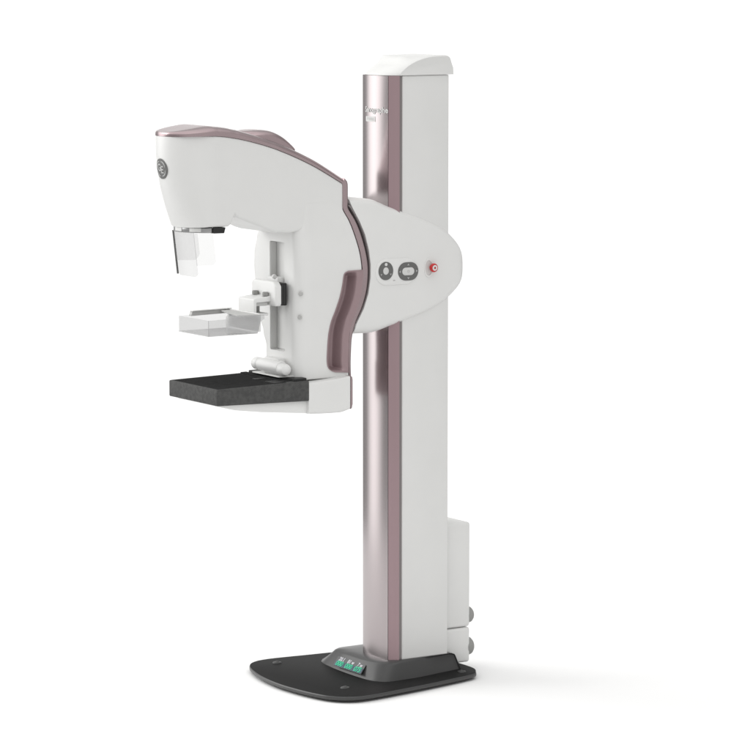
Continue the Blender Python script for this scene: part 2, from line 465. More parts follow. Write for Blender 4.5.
hcut = [(-0.23, 1.7715), (-0.2122, 1.7708), (-0.2123, 1.6926), (-0.205, 1.6753), (-0.1808, 1.6299), (-0.1618, 1.5846), (-0.1484, 1.5292), (-0.1423, 1.4809), (-0.1427, 1.4363), (-0.15, 1.3818), (-0.166, 1.3311), (-0.1933, 1.2777), (-0.2063, 1.2063), (-0.2953, 1.2119), (-0.2942, 1.7738)]
cut(hs, link('cutter', prism_bm(hcut, -.3, .06, 'Y'), SEAM))
# keypad: raised oval plate, rotation ring, direction pad, small arrows
yh = -.0200
def ellipse(cx, cz, a, b, n=40, p=2.0):
    out = []
    for k in range(n):
        t = 2*PI*k/n; c, s = math.cos(t), math.sin(t)
        out.append((cx + a*math.copysign(abs(c)**(2/p), c), cz + b*math.copysign(abs(s)**(2/p), s)))
    return out
def stadium(cx, cz, a, b, n=12):
    out = []
    for s, t0 in ((1, -PI/2), (-1, PI/2)):
        for k in range(n+1):
            t = t0 + PI*k/n; out.append((cx + s*(a-b) + b*math.cos(t), cz + b*math.sin(t)))
    return out
def ring_bm(outer, inner, y0, y1):
    bm = bmesh.new(); n = len(outer)
    rs = [[bm.verts.new((p[0], y, p[1])) for p in P] for P, y in ((outer, y0), (outer, y1), (inner, y1), (inner, y0))]
    for q in range(4):
        A, Bq = rs[q], rs[(q+1) % 4]
        for k in range(n): bm.faces.new((A[k], A[(k+1) % n], Bq[(k+1) % n], Bq[k]))
    return bm
kp = [(-0.0831, 1.4556), (0.0086, 1.4499), (-0.0367, 1.4515), (0.1123, 1.4577), (0.0969, 1.4568)]
(c1, c2, c3, c4, c5) = kp
cp = link('control_panel', prism_bm(stadium(c3[0]-.002, c3[1], .0855, .0455), yh-.0022, yh+.010, 'Y', .0025, 2), WHITE, pv)
cp['label'] = 'raised white plate with two grey button clusters'
yk = yh - .0042
link('rotation_ring', ring_bm(ellipse(c1[0], c1[1], .0295, .0315), ellipse(c1[0], c1[1], .0120, .0135), yk+.003, yk), DGREY, pv)
link('round_button', prism_bm(ellipse(c1[0], c1[1], .0115, .013), yk+.003, yk-.0005, 'Y', .001, 2), LGREY, pv)
link('direction_ring', ring_bm(stadium(c2[0], c2[1], .0415, .0315), stadium(c2[0], c2[1], .0255, .0140), yk+.003, yk), DGREY, pv)
link('centre_button', prism_bm(stadium(c2[0], c2[1], .0250, .0135), yk+.003, yk-.0005, 'Y', .001, 2), LGREY, pv)
def arrow(cx, cz, ang, s=.0048):
    P = []
    for (a, b) in ((1, 0), (-.6, .9), (-.2, 0), (-.6, -.9)):
        P.append((cx + s*(a*math.cos(ang)-b*math.sin(ang)), cz + s*(a*math.sin(ang)+b*math.cos(ang))))
    return prism_bm(P, yk-.0008, yk+.001, 'Y')
for a, b, g in ((.0335, 0, 0), (-.0335, 0, PI), (0, .0225, PI/2), (0, -.0225, -PI/2)):
    link('arrow_mark', arrow(c2[0]+a, c2[1]+b, g), SILV, pv)
dot = bmesh.new(); lathe_bm([(0, .001), (.0055, .001), (.0055, -.001)], (c1[0], yk, c1[1]+.0225), (0, -1, 0), 16, dot); link('indicator_dot', dot, PRINT, pv)
for q in (-1, 1):
    link('arrow_mark', arrow(c1[0]+q*.019, c1[1]-.012, PI/2 - q*.9, .004), GREYW, pv)
link('centre_mark', ring_bm(ellipse(c2[0], c2[1], .0048, .0048, 20), ellipse(c2[0], c2[1], .0030, .0030, 20), yk-.0011, yk), GREYW, pv)
link('key_mark', prism_bm(stadium(c3[0]-.012, c3[1]-.030, .0045, .0018), yh-.0030, yh-.001, 'Y'), GREYW, pv)
# emergency stop in an oval dish
link('stop_button_dish', ring_bm(stadium(c5[0], c5[1], .0175, .01749)[:-1] and [(p[0], c5[1] + (p[1]-c5[1])*1.75) for p in ellipse(c5[0], c5[1], .0185, .0185)],
     [(p[0], c5[1] + (p[1]-c5[1])*1.75) for p in ellipse(c5[0], c5[1], .0150, .0150)], yh+.008, yh+.0005), WHITE, pv, 60)
link('dish_floor', prism_bm([(p[0], c5[1] + (p[1]-c5[1])*1.75) for p in ellipse(c5[0], c5[1], .0152, .0152)], yh+.0025, yh+.006, 'Y'), LGREY, pv)
eb = empty('emergency_stop_button', (0, 0, 0), pv)
rb = bmesh.new(); lathe_bm([(.009, 0), (.0095, .008), (.0145, .010), (.0155, .014), (.0150, .018), (.0130, .0205), (0, .021)], (c4[0]-.003, yh+.003, c4[1]), (0, -1, 0), 32, rb)
link('red_knob', rb, RED, pv)
wr = bmesh.new(); lathe_bm([(.0040, .0208), (.0098, .0208), (.0098, .0222), (.0040, .0222)], (c4[0]-.003, yh+.003, c4[1]), (0, -1, 0), 32, wr)
link('white_ring_mark', wr, PRINT, pv)
bpy.data.objects.remove(eb)

# ---- tube head and upper arm
def nosex(u, v): return -.020*(4*v*(1-v))*max(0, 1-u*5)
headB = [(-0.822, 1.6295), (-0.7576, 1.6339), (-0.7191, 1.6322), (-0.6921, 1.6327), (-0.6835, 1.6383), (-0.6765, 1.653), (-0.6702, 1.6701), (-0.6656, 1.6696), (-0.6532, 1.6597), (-0.6145, 1.6433), (-0.5638, 1.6254), (-0.5326, 1.6109), (-0.509, 1.6038), (-0.4736, 1.6015), (-0.4459, 1.6009), (-0.3944, 1.6087), (-0.3346, 1.6196), (-0.2422, 1.6564)]
headT = [(-0.885, 1.9335), (-0.767, 1.9353), (-0.7287, 1.9339), (-0.7018, 1.9311), (-0.6922, 1.9298), (-0.6845, 1.9286), (-0.6729, 1.9265), (-0.6652, 1.9253), (-0.6517, 1.9229), (-0.613, 1.9144), (-0.5625, 1.9012), (-0.5313, 1.8919), (-0.5079, 1.8845), (-0.4765, 1.8727), (-0.449, 1.8621), (-0.3976, 1.8403), (-0.3381, 1.8116), (-0.2421, 1.7583)]
hw12 = lambda x, z: .12
head = empty('tube_head', (0, 0, 0), M)
hd = link('head_shell', patch_bm(headB, headT, .12, hw12, hw12, L=(.116, .12), B=(.012, .012), T=(.004, .003), R=(.004, .003), smb=False, smt=True, nu=150, nv=26, lx=nosex), WHITE, head, 40)
hd['label'] = 'large white curved housing of the x-ray tube'
# mauve lid strip over the head
lidB = [(x, z+.0006) for x, z in headT]
hts = [.013, .030, .031, .031, .031, .031, .0305, .030, .030, .0285, .0275, .027, .027, .0265, .0265, .026, .0255, .023]
lidB = lidB[:]
def off(P, hs):
    out = []
    for i, (p, h) in enumerate(zip(P, hs)):
        a = P[max(i-1, 0)]; b = P[min(i+1, len(P)-1)]
        d = Vector((b[0]-a[0], b[1]-a[1])).normalized()
        out.append((p[0]-d.y*h, p[1]+d.x*h))
    return out
lidT = off(lidB, hts)
lid = link('mauve_lid', patch_bm(lidB, lidT, .12, lambda x, z: .1225, lambda x, z: .1225, L=(.118, .1225), T=(.019, .055), B=(0, 0), nu=110, nv=10), MAUVE, head, 50)
lid['label'] = 'mauve metallic lid curving over the head'
hump0 = [(-0.6075, 1.9029), (-0.5528, 1.8979), (-0.5056, 1.8897), (-0.4741, 1.8853), (-0.4345, 1.8773), (-0.3868, 1.8673)]
hump1 = [(-0.576, 1.9416), (-0.5368, 1.9458), (-0.4975, 1.9447), (-0.4659, 1.937), (-0.4303, 1.9177), (-0.3788, 1.8755)]
hp = link('lid_hump', patch_bm(hump0, hump1, .125, lambda x, z: .075, lambda x, z: .075, L=(.07, .07), R=(.03, .05), T=(.02, .05), nu=40, nv=10), MAUVE, head, 50)

# logo badge on the nose (slightly domed disc following the nose curve)
zc = 1.826; rl = .034
import math as _m
def nose_x(z):
    t = (z-1.6295)/(1.9335-1.6295); xb = -.822*(1-t) - .885*t - .020*4*t*(1-t); return xb
def nose_surf(y, z):
    xf = nose_x(z); q = min(abs(y-.12)/.12, .999)
    return xf + .116*(1 - _m.sqrt(1-q*q))
def wrap_nose(bm_or_me, lift):
    for v in bm_or_me: 
        v.co.x = nose_surf(v.co.y, v.co.z) - lift + v.co.x
def disc_on_nose(name, r0, r1, lift, m, th=.001):
    bm = bmesh.new(); n = 48; rr = [r1, r1, r0, r0] if r0 else [r1, r1]
    off_ = [0, -th, -th, 0]
    if r0:
        rows = [[bm.verts.new((off_[q], .12 + rr[q]*_m.cos(2*PI*k/n), zc + rr[q]*_m.sin(2*PI*k/n))) for k in range(n)] for q in range(4)]
        for q in range(4):
            for k in range(n): bm.faces.new((rows[q][k], rows[q][(k+1) % n], rows[(q+1) % 4][(k+1) % n], rows[(q+1) % 4][k]))
    else:
        prev = None
        for q in range(0, 9):
            r = r1*q/8
            row = [bm.verts.new((-th, .12 + r*_m.cos(2*PI*k/n), zc + r*_m.sin(2*PI*k/n))) for k in range(n)] if q else [bm.verts.new((-th, .12, zc))]
            if prev:
                for k in range(n):
                    if len(prev) == 1: bm.faces.new((prev[0], row[k], row[(k+1) % n]))
                    else: bm.faces.new((prev[k], row[k], row[(k+1) % n], prev[(k+1) % n]))
            prev = row
        base = [bm.verts.new((.001, v.co.y, v.co.z)) for v in prev]
        for k in range(n): bm.faces.new((prev[k], base[k], base[(k+1) % n], prev[(k+1) % n]))
    wrap_nose(bm.verts, lift)
    return link(name, bm, m, None)
parts = [disc_on_nose('l', 0, rl, .0005, DGREY), disc_on_nose('l', .0290, .0318, .0010, SILV, .0004)]
for s, dy, dz, sz in (('G', .009, .003, .034), ('E', -.008, -.004, .034)):
    g = text('l', s, sz, (0, .12+dy, zc+dz), (0, -1, 0), (0, 0, 1), SILV, None, .0004, bold=.0006)
    wrap_nose(g.data.vertices, .0022); parts.append(g)
# four curls between the letters and the ring
for q in range(4):
    a0 = PI/4 + q*PI/2; bm = bmesh.new(); pts = []
    for k in range(11):
        a = a0 - .62 + 1.24*k/10; r = .0245 - .0035*abs(k-5)/5*0 + .002*_m.sin(k/10*PI)
        pts.append((r, a))
    prev = None
    for k, (r, a) in enumerate(pts):
        w = .0016*_m.sin(PI*(k+.6)/11.2) + .0003
        row = [bm.verts.new((x_, .12 + rr_*_m.cos(a), zc + rr_*_m.sin(a))) for rr_, x_ in ((r-w, 0), (r-w, -.0006), (r+w, -.0006), (r+w, 0))]
        if prev:
            for j in range(4): bm.faces.new((prev[j], prev[(j+1) % 4], row[(j+1) % 4], row[j]))
        prev = row
    wrap_nose(bm.verts, .0018); parts.append(link('l', bm, SILV, None))
lg = join_meshes('logo_badge', parts, head); lg['label'] = 'round dark grey badge with entwined silver letters'

# ---- collimator under the head and face shield
colb = link('collimator_frame', prism_bm([(-.748, .002+1.6100), (-.7075, 1.6115), (-.702, 1.6310), (-.748, 1.6310)], .004, .236, 'Y', .002), BLACK, head)
bandp = [(-.806, 1.6205), (-.7485, 1.6165), (-.7485, 1.6310), (-.810, 1.6310)]
def nose_plan(xf, half, depth, n=20, y0=.12):
    return [(xf + depth*(1-_m.sqrt(max(0, 1-(t*t)))), y0 + half*t) for t in [-1+2*k/n for k in range(n+1)]]
pl = nose_plan(-.818, .108, .095)
pl = [(p[0], p[1]) for p in pl] + [(-.748, pl[-1][1]), (-.748, pl[0][1])]
link('filter_band', prism_bm(pl, 1.6130, 1.6325, 'Z', .001, 1), BAND, head, 60)
for a0, a1 in ((2, 5), (8, 12)):
    # white printed blocks on the band
    bm = bmesh.new(); prev = None; q0 = nose_plan(-.8192, .1090, .095, 40)
    for k in range(a0*2, a1*2+1):
        x, y = q0[k]; row = [bm.verts.new((x, y, z)) for z in (1.6165, 1.6300)]
        row += [bm.verts.new((x+.001, y, z)) for z in (1.6300, 1.6165)]
        if prev:
            for j in range(4): bm.faces.new((prev[j], prev[(j+1) % 4], row[(j+1) % 4], row[j]))
        prev = row
    link('band_window', bm, PRINT, head)
# face shield: bent clear acrylic sheet hanging from the band
link('band_rim', prism_bm([(p[0] - (.0015 if p[0] < -.75 else -.001), .12 + (p[1]-.12)*1.012) for p in pl], 1.6295, 1.6335, 'Z'), BLACK, head, 60)
fs = empty('face_shield', (0, 0, 0), M)
def sheet(name, pts, m, th=.0028, sharp=30):
    """pts: list of columns; each column (x, y, ztop, zbot, slant) -> thin sheet"""
    bm = bmesh.new(); rows = []
    n = len(pts)
    for i, (x, y, zt, zb) in enumerate(pts):
        a = pts[max(i-1, 0)]; b = pts[min(i+1, n-1)]
        d = Vector((b[0]-a[0], b[1]-a[1], 0)).normalized(); nrm = Vector((-d.y, d.x, 0))*th/2
        sl = .055/.155
        col = []
        for k in range(9):
            z = zt + (zb-zt)*k/8; xx = x + (1.613-z)*sl*.33
            col.append((Vector((xx, y, z))+nrm, Vector((xx, y, z))-nrm))
        rows.append([bm.verts.new(c[0]) for c in col] + [bm.verts.new(c[1]) for c in col[::-1]])
    for A, Bq in zip(rows[:-1], rows[1:]):
        k_ = len(A)
        for k in range(k_): bm.faces.new((A[k], A[(k+1) % k_], Bq[(k+1) % k_], Bq[k]))
    bm.faces.new(rows[0]); bm.faces.new(rows[-1][::-1])
    return link(name, bm, m, fs, sharp)
# front pane
fr = []
for k in range(13):
    t = k/12; y = .196 - .130*t
    zb = 1.4650 if t < .02 else 1.4600 + .0
    zb = 1.462 + (.010*(1-t/.12)**2 if t < .12 else 0) + (.012*((t-.85)/.15)**2 if t > .85 else 0)
    fr.append((-.790 - .004*_m.sin(t*PI), y, 1.6130, zb))
sheet('front_pane', fr, ACRYL)
# shorter upper leaf lying on the front pane, and the side leaf
up = []
for k in range(13):
    t = k/12; y = .190 - .160*t
    zb = 1.512 + .012*t + (.022*((t-.75)/.25)**2.2 if t > .75 else 0)
    up.append((-.797 - .003*_m.sin(t*PI), y, 1.6125, zb))
sheet('upper_leaf', up, ACRYU)
sd = []
for k in range(10):
    t = k/9; zb = 1.505 + (.012*((t-.75)/.25)**2 if t > .75 else 0)
    sd.append((-.812 + .068*t, .030 - .012*t, 1.6125, zb))
sheet('side_leaf', sd, ACRYU)
edge = bmesh.new(); prev = None
for k in range(9):
    z = 1.613 - .148*k/8; x = -.7925 + (1.613-z)*.117
    row = [edge.verts.new((x+a, .1975+b, z)) for a, b in ((-.003, -.0006), (.0030, -.0006), (.0030, .0030), (-.003, .0030))]
    if prev:
        for j in range(4): edge.faces.new((prev[j], prev[(j+1) % 4], row[(j+1) % 4], row[j]))
    else: edge.faces.new(row)
    prev = row
edge.faces.new(prev[::-1])
link('shield_edge', edge, DGREY, fs)

# ---- arm body
gauss = lambda z, c, w: _m.exp(-((z-c)/w)**2)
def armN(x, z): return .120 + .016*gauss(z, 1.46, .13)
FZ = [(1.15, .100), (1.20, .100), (1.25, .120), (1.29, .138), (1.35, .158), (1.42, .174), (1.47, .180), (1.52, .177), (1.57, .160), (1.62, .130), (1.70, .118), (1.8, .12)]
def armF(x, z):
    if z <= FZ[0][0]: return FZ[0][1]
    for (a, b), (c, d) in zip(FZ[:-1], FZ[1:]):
        if z <= c: t = (z-a)/(c-a); t = t*t*(3-2*t); return b*(1-t)+d*t
    return FZ[-1][1]
XF = -.4315
ab = [(-1.5522, 1.1792), (-0.4009, 1.1034), (-0.3488, 1.1015), (-0.2804, 1.1003), (-0.2103, 1.0972)]
at_ = [(-1.5445, 1.6895), (-0.3992, 1.6466), (-0.3475, 1.6613), (-0.2794, 1.6822), (-0.2473, 1.6979)]
ab[0] = (XF, 1.092); at_[0] = (XF, 1.64)
# rows along z instead: bot curve = front edge, top curve = rear edge (mauve ring line)
rear = [(-0.2452, 1.6978), (-0.2433, 1.6722), (-0.2191, 1.6321), (-0.2006, 1.5869), (-0.1844, 1.5315), (-0.1771, 1.4833), (-0.1755, 1.4387), (-0.1804, 1.3841), (-0.1931, 1.3334), (-0.2114, 1.2898), (-0.2195, 1.2388), (-0.2216, 1.1908), (-0.2217, 1.1427), (-0.2189, 1.0978)]
frontc = [(XF, rear[i][1] + (.0 if i else .0)) for i in range(len(rear))]
arm = empty('gantry_arm', (0, 0, 0), M)
asurf = link('arm_shell', patch_bm(frontc, rear, .12, armN, armF, L=(.0, .0), R=(.006, .006), B=(.050, .034), T=(.004, .003), smb=False, smt=True, nu=70, nv=26), WHITE, arm, 40)
asurf['label'] = 'white bulging lower arm behind the paddle'
# slot down the front face
slotN, slotF = .0725, .1680
sz0, sz1 = 1.190, 1.5630
c_ = link('cutter', box_bm(XF-.05, XF+.030, slotN, slotF, sz0, sz1, .006, 2), SLOTG)
cut(asurf, c_)
link('slot_liner', box_bm(XF+.0262, XF+.029, slotN+.004, slotF-.004, sz0+.004, sz1-.004, 0), WHITE, arm)
link('slot_wall', box_bm(XF+.0015, XF+.0262, slotF-.0030, slotF+.0040, sz0+.003, sz1-.003, .001, 1), SLOTG, arm)  # far wall of the slot, its shade put into the grey colour

# ---- mauve ring strip and dark gap behind it
inn = [(-0.2475, 1.7599), (-0.2451, 1.7578), (-0.2447, 1.7452), (-0.244, 1.6976), (-0.242, 1.6721), (-0.2178, 1.6319), (-0.1993, 1.5867), (-0.1831, 1.5313), (-0.1758, 1.4831), (-0.1742, 1.4385), (-0.1792, 1.3839), (-0.1918, 1.3331), (-0.2101, 1.2896), (-0.2183, 1.2385), (-0.2203, 1.1906), (-0.2204, 1.1424), (-0.2176, 1.0995)]
out = [(-0.2354, 1.7774), (-0.2253, 1.7676), (-0.2221, 1.7511), (-0.2222, 1.6967), (-0.221, 1.6746), (-0.1928, 1.6308), (-0.1733, 1.5856), (-0.1588, 1.5302), (-0.1515, 1.4819), (-0.1507, 1.4372), (-0.1556, 1.3826), (-0.1694, 1.3318), (-0.1898, 1.2884), (-0.2053, 1.2377), (-0.2094, 1.1899), (-0.211, 1.1418), (-0.2095, 1.099)]
rN = lambda x, z: armN(x, z) + .002
rim = link('mauve_rim', patch_bm(inn, out, .12, rN, lambda x, z: .122, L=(.002, .001), R=(.002, .001), B=(0, 0), T=(.006, .004), nu=90, nv=6), MAUVE, arm, 40)
rim['label'] = 'mauve metallic rim along the back of the arm'
gi = [(-0.22, 1.6827), (-0.2099, 1.672), (-0.1857, 1.6301), (-0.1662, 1.5848), (-0.1524, 1.5294), (-0.1459, 1.4811), (-0.146, 1.4365), (-0.1533, 1.3819), (-0.1696, 1.3313), (-0.1941, 1.2846)]
go = [(-0.2139, 1.6858), (-0.201, 1.671), (-0.1759, 1.6297), (-0.1577, 1.5844), (-0.1439, 1.529), (-0.1386, 1.4808), (-0.1394, 1.4362), (-0.1468, 1.3816), (-0.1631, 1.3309), (-0.1916, 1.2776)]
link('rear_gasket', patch_bm(gi, go, .12, lambda x, z: hw_h(x, z) - .003, lambda x, z: .118, nu=60, nv=3), SEAM, arm, 40)

# ---- hand grip recess
gl = [(-0.2307, 1.4636), (-0.2424, 1.4594), (-0.2489, 1.4522), (-0.2521, 1.4394), (-0.2558, 1.4123), (-0.2631, 1.3751), (-0.2773, 1.3315), (-0.2934, 1.2914), (-0.3032, 1.2476), (-0.3073, 1.1965), (-0.3086, 1.1555), (-0.3034, 1.1346), (-0.2921, 1.1236), (-0.2756, 1.117)]
gr = [(-0.1752, 1.4642), (-0.1744, 1.4587), (-0.1736, 1.4483), (-0.1736, 1.4353), (-0.1752, 1.408), (-0.1793, 1.3705), (-0.1923, 1.3266), (-0.2094, 1.2865), (-0.2192, 1.2424), (-0.2217, 1.191), (-0.2225, 1.1498), (-0.2222, 1.1292), (-0.2214, 1.1188), (-0.221, 1.1126)]
gl_d = catmull(gl, 8); gr_d = catmull(gr, 8)
outline = gl_d + gr_d[::-1]
def inset(P, d):
    c = (sum(p[0] for p in P)/len(P), sum(p[1] for p in P)/len(P)); n = len(P); Q = []
    area = sum(P[i][0]*P[(i+1) % n][1]-P[(i+1) % n][0]*P[i][1] for i in range(n))
    sg = 1 if area > 0 else -1
    for i in range(n):
        a = Vector(P[i-1]); b = Vector(P[(i+1) % n]); t = (b-a); 
        if t.length < 1e-9: Q.append(P[i]); continue
        t.normalize(); Q.append((P[i][0]-sg*t.y*d, P[i][1]+sg*t.x*d))
    return Q
cutP = gl_d + [(x+.03, z) for x, z in gr_d[::-1]]
c_ = link('cutter', prism_bm([(x+.0012, z) for x, z in gl_d] + [(x+.03, z) for x, z in gr_d[::-1]], -.2, .050, 'Y'), MAUVED)
cut(asurf, c_)
gm = bmesh.new(); rowsN = []; rowsF = []
NT = 34; n = len(gl_d)
cum = [0]
for i in range(1, n): cum.append(cum[-1] + _m.hypot((gl_d[i][0]+gr_d[i][0]-gl_d[i-1][0]-gr_d[i-1][0])/2, (gl_d[i][1]+gr_d[i][1]-gl_d[i-1][1]-gr_d[i-1][1])/2))
def sst(a, b, x):
    t = min(1, max(0, (x-a)/(b-a))); return t*t*(3-2*t)
for i in range(n):
    rn = []; rf = []
    wd = gr_d[i][0]-gl_d[i][0]
    for j in range(NT+1):
        t = j/NT; x = gl_d[i][0]*(1-t)+gr_d[i][0]*t; z = gl_d[i][1]*(1-t)+gr_d[i][1]*t
        e = sst(.006, .026, cum[i])*sst(.010, .024, cum[-1]-cum[i])
        dx = t*wd
        chan = sst(.003, .013, dx)*(1-sst(.50, .76, t))
        back = .004*(1-sst(.76, 1.0, t))*sst(.5, .76, t)
        y = .12 - armN(x, z) - .003*(1-.0*t) + .044*e*chan + back*e
        rn.append(gm.verts.new((x, y, z))); rf.append(gm.verts.new((x, .049, z)))
    rowsN.append(rn); rowsF.append(rf)
for i in range(n-1):
    for j in range(NT):
        gm.faces.new((rowsN[i][j], rowsN[i+1][j], rowsN[i+1][j+1], rowsN[i][j+1])); gm.faces.new((rowsF[i][j], rowsF[i][j+1], rowsF[i+1][j+1], rowsF[i+1][j]))
    gm.faces.new((rowsN[i][0], rowsF[i][0], rowsF[i+1][0], rowsN[i+1][0])); gm.faces.new((rowsN[i][NT], rowsN[i+1][NT], rowsF[i+1][NT], rowsF[i][NT]))
for j in range(NT):
    gm.faces.new((rowsN[0][j], rowsN[0][j+1], rowsF[0][j+1], rowsF[0][j])); gm.faces.new((rowsN[-1][j], rowsF[-1][j], rowsF[-1][j+1], rowsN[-1][j+1]))
grip = link('hand_grip', gm, MAUVED, arm, 50); grip['label'] = 'mauve recessed hand grip at the rear of the arm'
for p in ((292.2, 293), (293.4, 317)): pass
for (yb, z) in ((-.0125, 1.394), (-.0065, 1.314)):
    sb_ = bmesh.new(); lathe_bm([(0, .0035), (.006, .003), (.0075, 0), (.0075, -.004)], (XF+.0125, yb+.0030, z), (-.80, -.60, 0), 20, sb_, sx=1)
    link('sensor_button', sb_, GREYW, arm)

# ---- lower bracket that carries the table
brT = [(-0.401, 1.0926), (-0.3578, 1.0944), (-0.2976, 1.0984), (-0.2572, 1.1025), (-0.235, 1.1044)]
brB = [(-0.4013, 0.9861), (-0.3501, 0.983), (-0.2978, 0.9818), (-0.2655, 0.9825), (-0.2351, 0.9903)]
tb = link('table_bracket', patch_bm(brB, brT, .12, lambda x, z: .154, lambda x, z: .150, L=(.003, .003), R=(.002, .001), B=(.010, .010), T=(.006, .006), nu=30, nv=10), WHITE, M, 40)
tb['label'] = 'white block joining the table to the arm'
rbp = [(-0.2334, 1.1054), (-0.2265, 1.1011), (-0.2249, 1.0907), (-0.2249, 1.0081), (-0.2282, 0.9946), (-0.2335, 0.9908)]
link('bracket_rim', prism_bm(rbp, -.034, .272, 'Y', .001, 1), MAUVE, M)
# pale tray under the table
trp = [(-0.7463, 1.041), (-0.7444, 1.0331), (-0.6844, 1.0179), (-0.5789, 1.004), (-0.4286, 0.9898), (-0.3927, 0.9858), (-0.3926, 1.0392)]
link('table_tray', prism_bm(trp, -.020, .260, 'Y', .003, 2), WHITE2, M)

# ---- detector table
tt = [(-0.7613, 1.0927), (-0.4006, 1.1004), (-0.4008, 1.0305), (-0.7617, 1.0371)]
TX0 = -.7625; TX1 = -.4000; TY0, TY1 = -.035, .288
zt0, zt1 = 1.0940, 1.1005; zb0, zb1 = 1.0385, 1.0310
tbm = prism_bm([(TX0, zb0), (TX1, zb1), (TX1, zt1), (TX0, zt0)], TY0, TY1, 'Y', .0045, 3)
table = link('detector_table', tbm, CARB, M, 40)
table['label'] = 'black carbon fibre breast support table'
ztop = lambda x: zt0 + (zt1-zt0)*(x-TX0)/(TX1-TX0)
def slab_on(x0, x1, y0, y1, h0, h1, m, name, bev=.0008):
    bm = prism_bm([(x0, ztop(x0)+h0), (x1, ztop(x1)+h0), (x1, ztop(x1)+h1), (x0, ztop(x0)+h1)], y0, y1, 'Y', bev, 1)
    return link(name, bm, m, table)
slab_on(TX0+.006, TX1-.085, TY0+.007, TY1-.007, -.002, .0007, CARBT, 'table_top')
slab_on(TX1-.084, TX1-.060, TY0+.03, TY1-.007, -.002, .0040, CARBT, 'raised_ridge', .0015)
slab_on(TX1-.054, TX1-.004, TY0+.010, TY1-.012, -.002, .0090, BLACK, 'rear_rail', .002)
for y0, y1 in ((TY0+.01, TY0+.075), (.10, .125)):
    slab_on(TX1-.13, TX1-.088, y0, y1, -.001, .0020, BLACK, 'cassette_mark', .0004)

# ---- compression hand wheels
rl_ = empty('hand_wheels', (0, 0, 0), M); rl_.name = 'compression_knob'
XR, ZR = -.462, 1.1375
cb_ = bmesh.new(); lathe_bm([(0, .0), (.017, .0), (.021, .003), (.0225, .02), (.0235, .06), (.0235, .11), (.022, .138), (.019, .142), (0, .142)], (XR, .182, ZR+.003), (0, -1, 0), 40, cb_)
link('knob_barrel', cb_, WHITE2, rl_)
for o_, a in (((XR, .180, ZR+.003), (0, 1, 0)), ((XR-.004, .042, ZR-.001), (0, -1, 0))):
    e = bmesh.new(); lathe_bm([(.016, -.004), (.0205, .002), (.0215, .010), (.0210, .028), (.0180, .036), (.012, .040), (0, .0415)], o_, a, 36, e)
    link('end_knob', e, WHITE2, rl_)
link('knob_mount', box_bm(XR, XF+.012, .070, .165, ZR-.026, ZR+.030, .008, 3), WHITE, rl_)
link('knob_plate', prism_bm([(XR-.020, .03), (XF+.01, .02), (XF+.01, .205), (XR-.020, .205)], ZR-.0285, ZR-.0245, 'Z', .002, 2), WHITE, rl_)

# ---- paddle carriage
ca = empty('paddle_carriage', (0, 0, 0), M)
cpl = link('clamp_plate', prism_bm([(.038, 1.351), (.188, 1.351), (.194, 1.36), (.194, 1.424), (.182, 1.434), (.050, 1.434), (.034, 1.420), (.034, 1.36)], -.490, -.466, 'X', .006, 3), WHITE2, ca)
link('clamp_drive', box_bm(-.4655, -.440, .042, .186, 1.352, 1.428, .003, 2), BLACK, ca)
# fluted side of the drive block
for k in range(3):
    link('drive_rib', box_bm(-.461+.007*k, -.4580+.007*k, .0395, .0425, 1.357, 1.423, .0008, 1), COLLAR, ca)
link('carriage_stub', box_bm(-.452, -.425, .085, .155, 1.345, 1.444, .004, 2), WHITE2, ca)
link('clamp_block', prism_bm([(-.5560, 1.3260), (-.5560, 1.3740), (-.553, 1.3770), (-.4890, 1.3850), (-.4890, 1.3660), (-.5450, 1.3640), (-.5450, 1.3220)], .068, .170, 'Y', .002, 2), WHITE2, ca)
link('clamp_cheek', box_bm(-.5450, -.4890, .140, .168, 1.322, 1.3645, .001, 1), GREYW, ca)
link('clamp_web', box_bm(-.5445, -.5000, .072, .140, 1.3520, 1.3645, .001, 1), GREYW, ca)
for y in (.085, .152):
    b_ = bmesh.new(); lathe_bm([(.0, .0085), (.0085, .0085), (.0105, .006), (.0110, -.004)], (-.500, y, 1.3890), (0, 0, 1), 20, b_)
    link('release_button', b_, KNOBG, ca)
pk = bmesh.new(); lathe_bm([(.0, .009), (.006, .009), (.0075, .006), (.0075, -.004)], (-.452, .106, 1.446), (-.3, -1, 0), 18, pk)
link('guide_pin', pk, PRINT, ca)

# ---- compression paddle: clear tray with grey rim and white rear frame
pdl = empty('compression_paddle', (0, 0, 0), M)
PX0, PX1, PY0, PY1, PZ0, PZ1 = -.762, -.569, .020, .220, 1.266, 1.320
link('paddle_floor', box_bm(PX0, PX1, PY0, PY1, PZ0, PZ0+.0028, .0008, 1), ACRYLB, pdl)
link('paddle_front_wall', box_bm(PX0, PX0+.0026, PY0, PY1, PZ0+.0031, PZ1, 0), ACRYL, pdl)
link('paddle_side_wall', prism_bm([(PX0+.0029, PZ0+.0031), (PX1, PZ0+.0031), (PX1+.010, PZ1+.004), (PX0+.0029, PZ1)], PY0, PY0+.0026, 'Y'), ACRYL, pdl)
link('paddle_side_wall', prism_bm([(PX0+.0029, PZ0+.0031), (PX1, PZ0+.0031), (PX1+.010, PZ1+.004), (PX0+.0029, PZ1)], PY1-.0026, PY1, 'Y'), ACRYL, pdl)
link('paddle_back_wall', box_bm(PX1-.0026, PX1, PY0+.003, PY1-.003, PZ0+.0031, PZ1, 0), ACRYL, pdl)
link('far_rim', prism_bm([(-.715, 1.3160), (-.556, 1.3190), (-.556, 1.3330), (-.709, 1.3315)], PY1-.004, PY1+.012, 'Y', .001, 1), GREYW, pdl)
